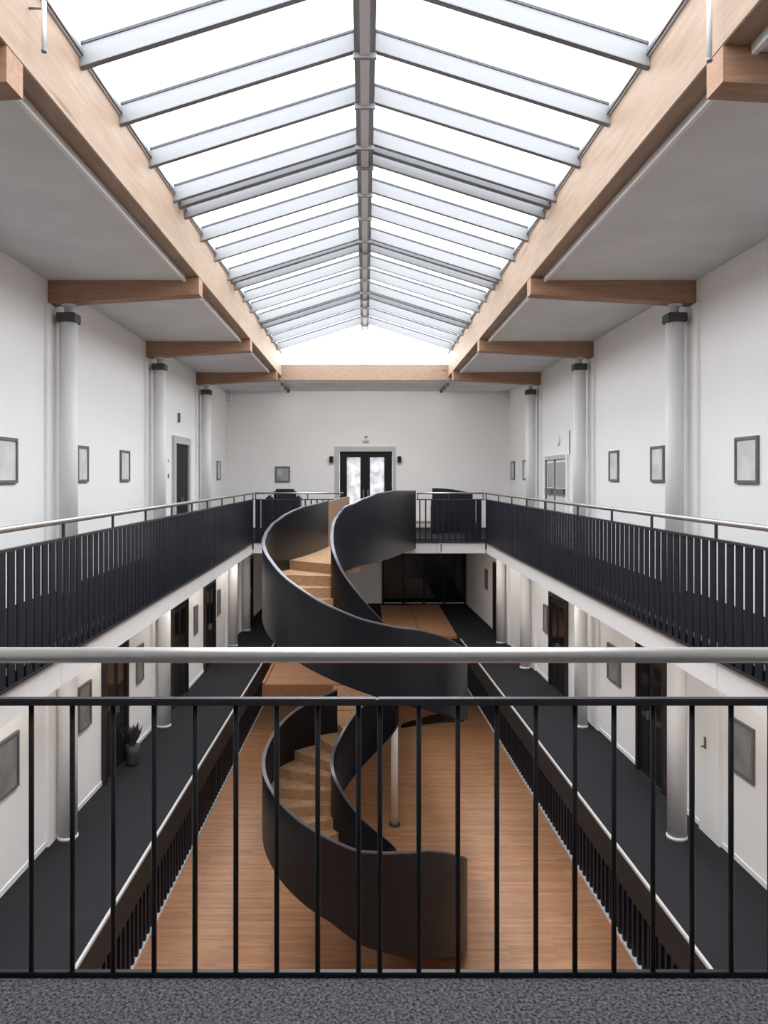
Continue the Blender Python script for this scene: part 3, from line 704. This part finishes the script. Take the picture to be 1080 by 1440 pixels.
for s, t in ((-1, 'left'), (1, 'right')):
    e = thing('track_light', (s * 2.35, 23, Z_CEIL), 'dark ceiling light track by the %s end of the far beam' % t, 'light', 'ceiling light tracks')
    box('track', s * 2.35 - 0.03, s * 2.35 + 0.03, 21.9, 24.3, Z_CEIL - 0.05, Z_CEIL, 'ridge', e)
    for y in (22.3, 23.2, 24.0):
        box('lamp_head', s * 2.35 - 0.04, s * 2.35 + 0.04, y - 0.07, y + 0.07, Z_CEIL - 0.13, Z_CEIL - 0.05, 'steel_dark', e, 0.01)
        d = bpy.data.lights.new('track_spot', 'SPOT'); d.energy = TRACK_W; d.spot_size = math.radians(150); d.spot_blend = 1; d.shadow_soft_size = 0.05; d.color = (1, 0.96, 0.92)
        l = bpy.data.objects.new('track_spot', d); link(l, (s * 2.35, y, Z_CEIL - 0.14), e); l.rotation_euler = (math.radians(28), 0, 0)
for x, y, zb_, t in ((-2.19, 5.34, 2.9, 'left'), (2.19, 4.97, 2.64, 'right')):
    e = thing('hanging_tube', (x, y, EYE + zb_), 'thin white tube hanging before the %s timber beam at the top of view' % t, 'tube', 'white tubes beside the skylight')
    tube('tube_body', (x, y, EYE + zb_ + 0.02), (x, y, EYE + 3.25), 0.016, 'alu', e, 12); tube('end_cap', (x, y, EYE + zb_), (x, y, EYE + zb_ + 0.02), 0.018, 'ridge', e, 12)
    tube('clip', (x, y, EYE + 3.2), (x + (0.1 if x > 0 else -0.1), y, EYE + 3.2), 0.008, 'ridge', e, 8)
e = thing('door_sign', (-4.38, 18.4, EYE + 1.3), 'thin grey sign blade over the left upper door', 'sign')
box('blade', -4.375, -4.32, 18.30, 18.33, EYE + 1.28, EYE + 1.5, 'picframe', e); box('bracket', -4.379, -4.36, 18.33, 18.36, EYE + 1.36, EYE + 1.42, 'frame', e)
e = thing('wall_switch', (-4.38, 17.45, EYE), 'two small dark switches beside the left upper door', 'switch')
wbox('switch_plate', WLu, -1, 0, 0.015, 17.38, 17.46, EYE - 0.02, EYE + 0.08, 'picframe', e); wbox('switch_plate', WLu, -1, 0, 0.015, 17.4, 17.44, EYE + 0.34, EYE + 0.39, 'picframe', e)
e = thing('door_sign', (4.58, 18.4, EYE + 0.8), 'round pale sign over the right glazed door', 'sign')
tube('disc', (4.58, 18.45, EYE + 0.86), (4.55, 18.45, EYE + 0.86), 0.11, 'white', e, 24); tube('rim', (4.58, 18.45, EYE + 0.86), (4.56, 18.45, EYE + 0.86), 0.125, 'frame', e, 24)
e = thing('cable_conduit', (4.57, 17.4, EYE + 0.5), 'thin grey cable conduit above the right glazed door', 'conduit')
tube('pipe', (4.57, 17.45, EYE + 0.52), (4.57, 17.45, EYE + 1.05), 0.012, 'picframe', e, 8)
e = thing('wall_socket', (WRm(12.1), 12.0, Z_MID + 0.3), 'small dark floor socket on the right wall beside the nearest lower door', 'socket')
wbox('socket_plate', WRm, 1, 0, 0.015, 11.95, 12.05, Z_MID + 0.25, Z_MID + 0.4, 'picframe', e)
e = thing('coat_hook', (WRm(11.4), 11.4, Z_MID + 1.2), 'small dark hook on the right wall between column and framed panel one floor down', 'hook')
wbox('plate', WRm, 1, 0.051, 0.063, 10.93, 10.98, Z_MID + 1.2, Z_MID + 1.36, 'picframe', e); wbox('peg', WRm, 1, 0.063, 0.11, 10.945, 10.965, Z_MID + 1.22, Z_MID + 1.24, 'picframe', e)

# dark seating and counter on the far gallery
e = thing('armchair', (-2.3, 22.4, Z_UP), 'dark low seat on the far gallery under the small print', 'armchair')
box('seat', -2.7, -1.9, 21.9, 22.6, Z_UP + 0.12, Z_UP + 0.45, 'slat', e, 0.05); box('backrest', -2.62, -1.98, 22.45, 22.68, Z_UP + 0.4, Z_UP + 1.26, 'slat', e, 0.06)
for a, b in ((-2.78, -2.64), (-1.96, -1.82)): box('armrest', a, b, 21.9, 22.62, Z_UP + 0.12, Z_UP + 1.08, 'slat', e, 0.05)
for x in (-2.65, -1.95):
    for y in (21.98, 22.52): tube('leg', (x, y, Z_UP), (x, y, Z_UP + 0.13), 0.02, 'steel_dark', e, 8)
e = thing('reception_counter', (2.5, 22.2, Z_UP), 'dark curved counter on the far gallery right of the stairs', 'counter')
vs = []; n = 16
for i in range(n + 1):
    t = i / n; x = 1.90 + 1.2 * t; y = 22.0 + 0.5 * math.sin(t * math.pi * 0.6); h = 1.29 - 0.16 * t * t
    vs += [(x, y, Z_UP), (x, y, Z_UP + h), (x, y + 0.07, Z_UP + h), (x, y + 0.07, Z_UP)]
fs = [(4 * i + k, 4 * i + (k + 1) % 4, 4 * i + 4 + (k + 1) % 4, 4 * i + 4 + k) for i in range(n) for k in range(4)] + [(0, 1, 2, 3), (4 * n, 4 * n + 1, 4 * n + 2, 4 * n + 3)]
mesh_obj('curved_front', vs, fs, 'slat', e); box('worktop', 2.0, 3.05, 22.6, 23.0, Z_UP + 0.72, Z_UP + 0.76, 'steel_dark', e); box('side', 1.93, 1.98, 22.1, 23.0, Z_UP, Z_UP + 0.76, 'slat', e)
e = thing('low_bench', (2.4, 24.4, Z_UP), 'low pale wooden bench along the back wall behind the balustrade', 'bench')
box('seat', 1.2, 3.6, 24.2, 24.6, Z_UP + 0.16, Z_UP + 0.22, 'pine', e, 0.005)
for x in (1.3, 2.4, 3.5): box('leg', x - 0.03, x + 0.03, 24.25, 24.55, Z_UP, Z_UP + 0.16, 'pine', e)

# potted plant beside the nearest left door
px, py = -4.04, 13.6
e = thing('potted_plant', (px, py, Z_MID), 'small dark plant in a grey pot beside the nearest left door', 'plant')
lathe('pot', [(0.09, 0), (0.11, 0.03), (0.10, 0.20), (0.13, 0.34), (0.115, 0.34)], (px, py, Z_MID), 'pot', e, 18)
for i in range(26):
    a = random.uniform(0, 6.28); l = random.uniform(0.28, 0.42); sp = random.uniform(0.03, 0.19); wd = 0.036
    b0 = Vector((px + 0.04 * math.cos(a), py + 0.04 * math.sin(a), Z_MID + 0.32)); t = Vector((-math.sin(a), math.cos(a), 0)) * wd
    p1 = b0 + Vector((math.cos(a) * sp * 0.6, math.sin(a) * sp * 0.6, l * 0.6)); p2 = b0 + Vector((math.cos(a) * sp, math.sin(a) * sp, l))
    th = Vector((math.cos(a), math.sin(a), 0)) * 0.004
    vs = [b0, p1 - t, p2, p1 + t, b0 + th, p1 - t + th, p2 + th, p1 + t + th]
    mesh_obj('leaf', vs, HEXF, 'leaf', e)

# ------------------------------------------------------------------ fill lamps added under the galleries and walkways, out of view
M['lamp'] = plain('fill_diffuser', (0.9, 0.9, 0.9), 0.5)
_b = M['lamp'].node_tree.nodes['Principled BSDF']; _b.inputs['Emission Color'].default_value = (1, 0.955, 0.91, 1); _b.inputs['Emission Strength'].default_value = 0.5
def fill_lamp(x, y, z, length, power, label, grp):
    e = thing('fill_lamp', (x, y, z - 0.07), label, 'lamp', grp)
    box('housing', x - 0.05, x + 0.05, y - length / 2, y + length / 2, z - 0.05, z - 0.001, 'alu', e)
    box('diffuser', x - 0.04, x + 0.04, y - length / 2 + 0.02, y + length / 2 - 0.02, z - 0.065, z - 0.05, 'lamp', e)
    d = bpy.data.lights.new('fill_light', 'AREA'); d.shape = 'RECTANGLE'; d.size = 0.08; d.size_y = length - 0.04; d.energy = power; d.color = (1, 0.955, 0.91)
    l = bpy.data.objects.new('fill_light', d); link(l, (x, y, z - 0.07), e)
MID_W, GND_W = 2.9, 4.8
ORD = ['nearest', 'second', 'third', 'fourth', 'fifth', 'sixth']
for s, side, x0 in ((-1, 'left', -3.45), (1, 'right', 3.85)):
    for i, y in enumerate((6.0, 9.3, 12.6, 15.9, 19.2, 22.5)):
        fill_lamp(x0 if s < 0 else x0 - 0.03 * (y - 6), y, SOF, 1.8, MID_W, '%s added white fill lamp from the viewer under the %s upper gallery' % (ORD[i], side), 'added fill lamps under the %s upper gallery' % side)
    for i, y in enumerate((8.0, 12.0, 16.0, 20.0, 24.0)):
        fill_lamp(s * 3.75, y, Z_MID - 0.25, 1.8, GND_W, '%s added white fill lamp from the viewer under the %s carpet walkway' % (ORD[i], side), 'added fill lamps under the %s carpet walkway' % side)

# slim fill lamp added behind the far timber beam to brighten the back wall
e = thing('wash_fill_lamp', (0, 21.8, Z_CEIL - 0.02), 'slim added fill lamp behind the far timber beam', 'lamp')
box('housing', -2.3, 2.3, 21.76, 21.86, Z_CEIL - 0.008, Z_CEIL - 0.0005, 'alu', e); box('diffuser', -2.28, 2.28, 21.775, 21.845, Z_CEIL - 0.014, Z_CEIL - 0.008, 'lamp', e)
d = bpy.data.lights.new('fill_wash_light', 'AREA'); d.shape = 'RECTANGLE'; d.size = 4.5; d.size_y = 0.07; d.energy = 12; d.color = (1, 0.97, 0.94)
l = bpy.data.objects.new('fill_wash_light', d); link(l, (0, 21.81, Z_CEIL - 0.018), e); l.rotation_euler = (math.radians(35), 0, 0)

fill_lamp(1.4, 24.6, SOF, 2.2, 5.0, 'added white fill lamp under the far upper gallery above the wooden deck', 'added fill lamps under the far upper gallery')  # extra fill lamp, added to lift the deck and end wall
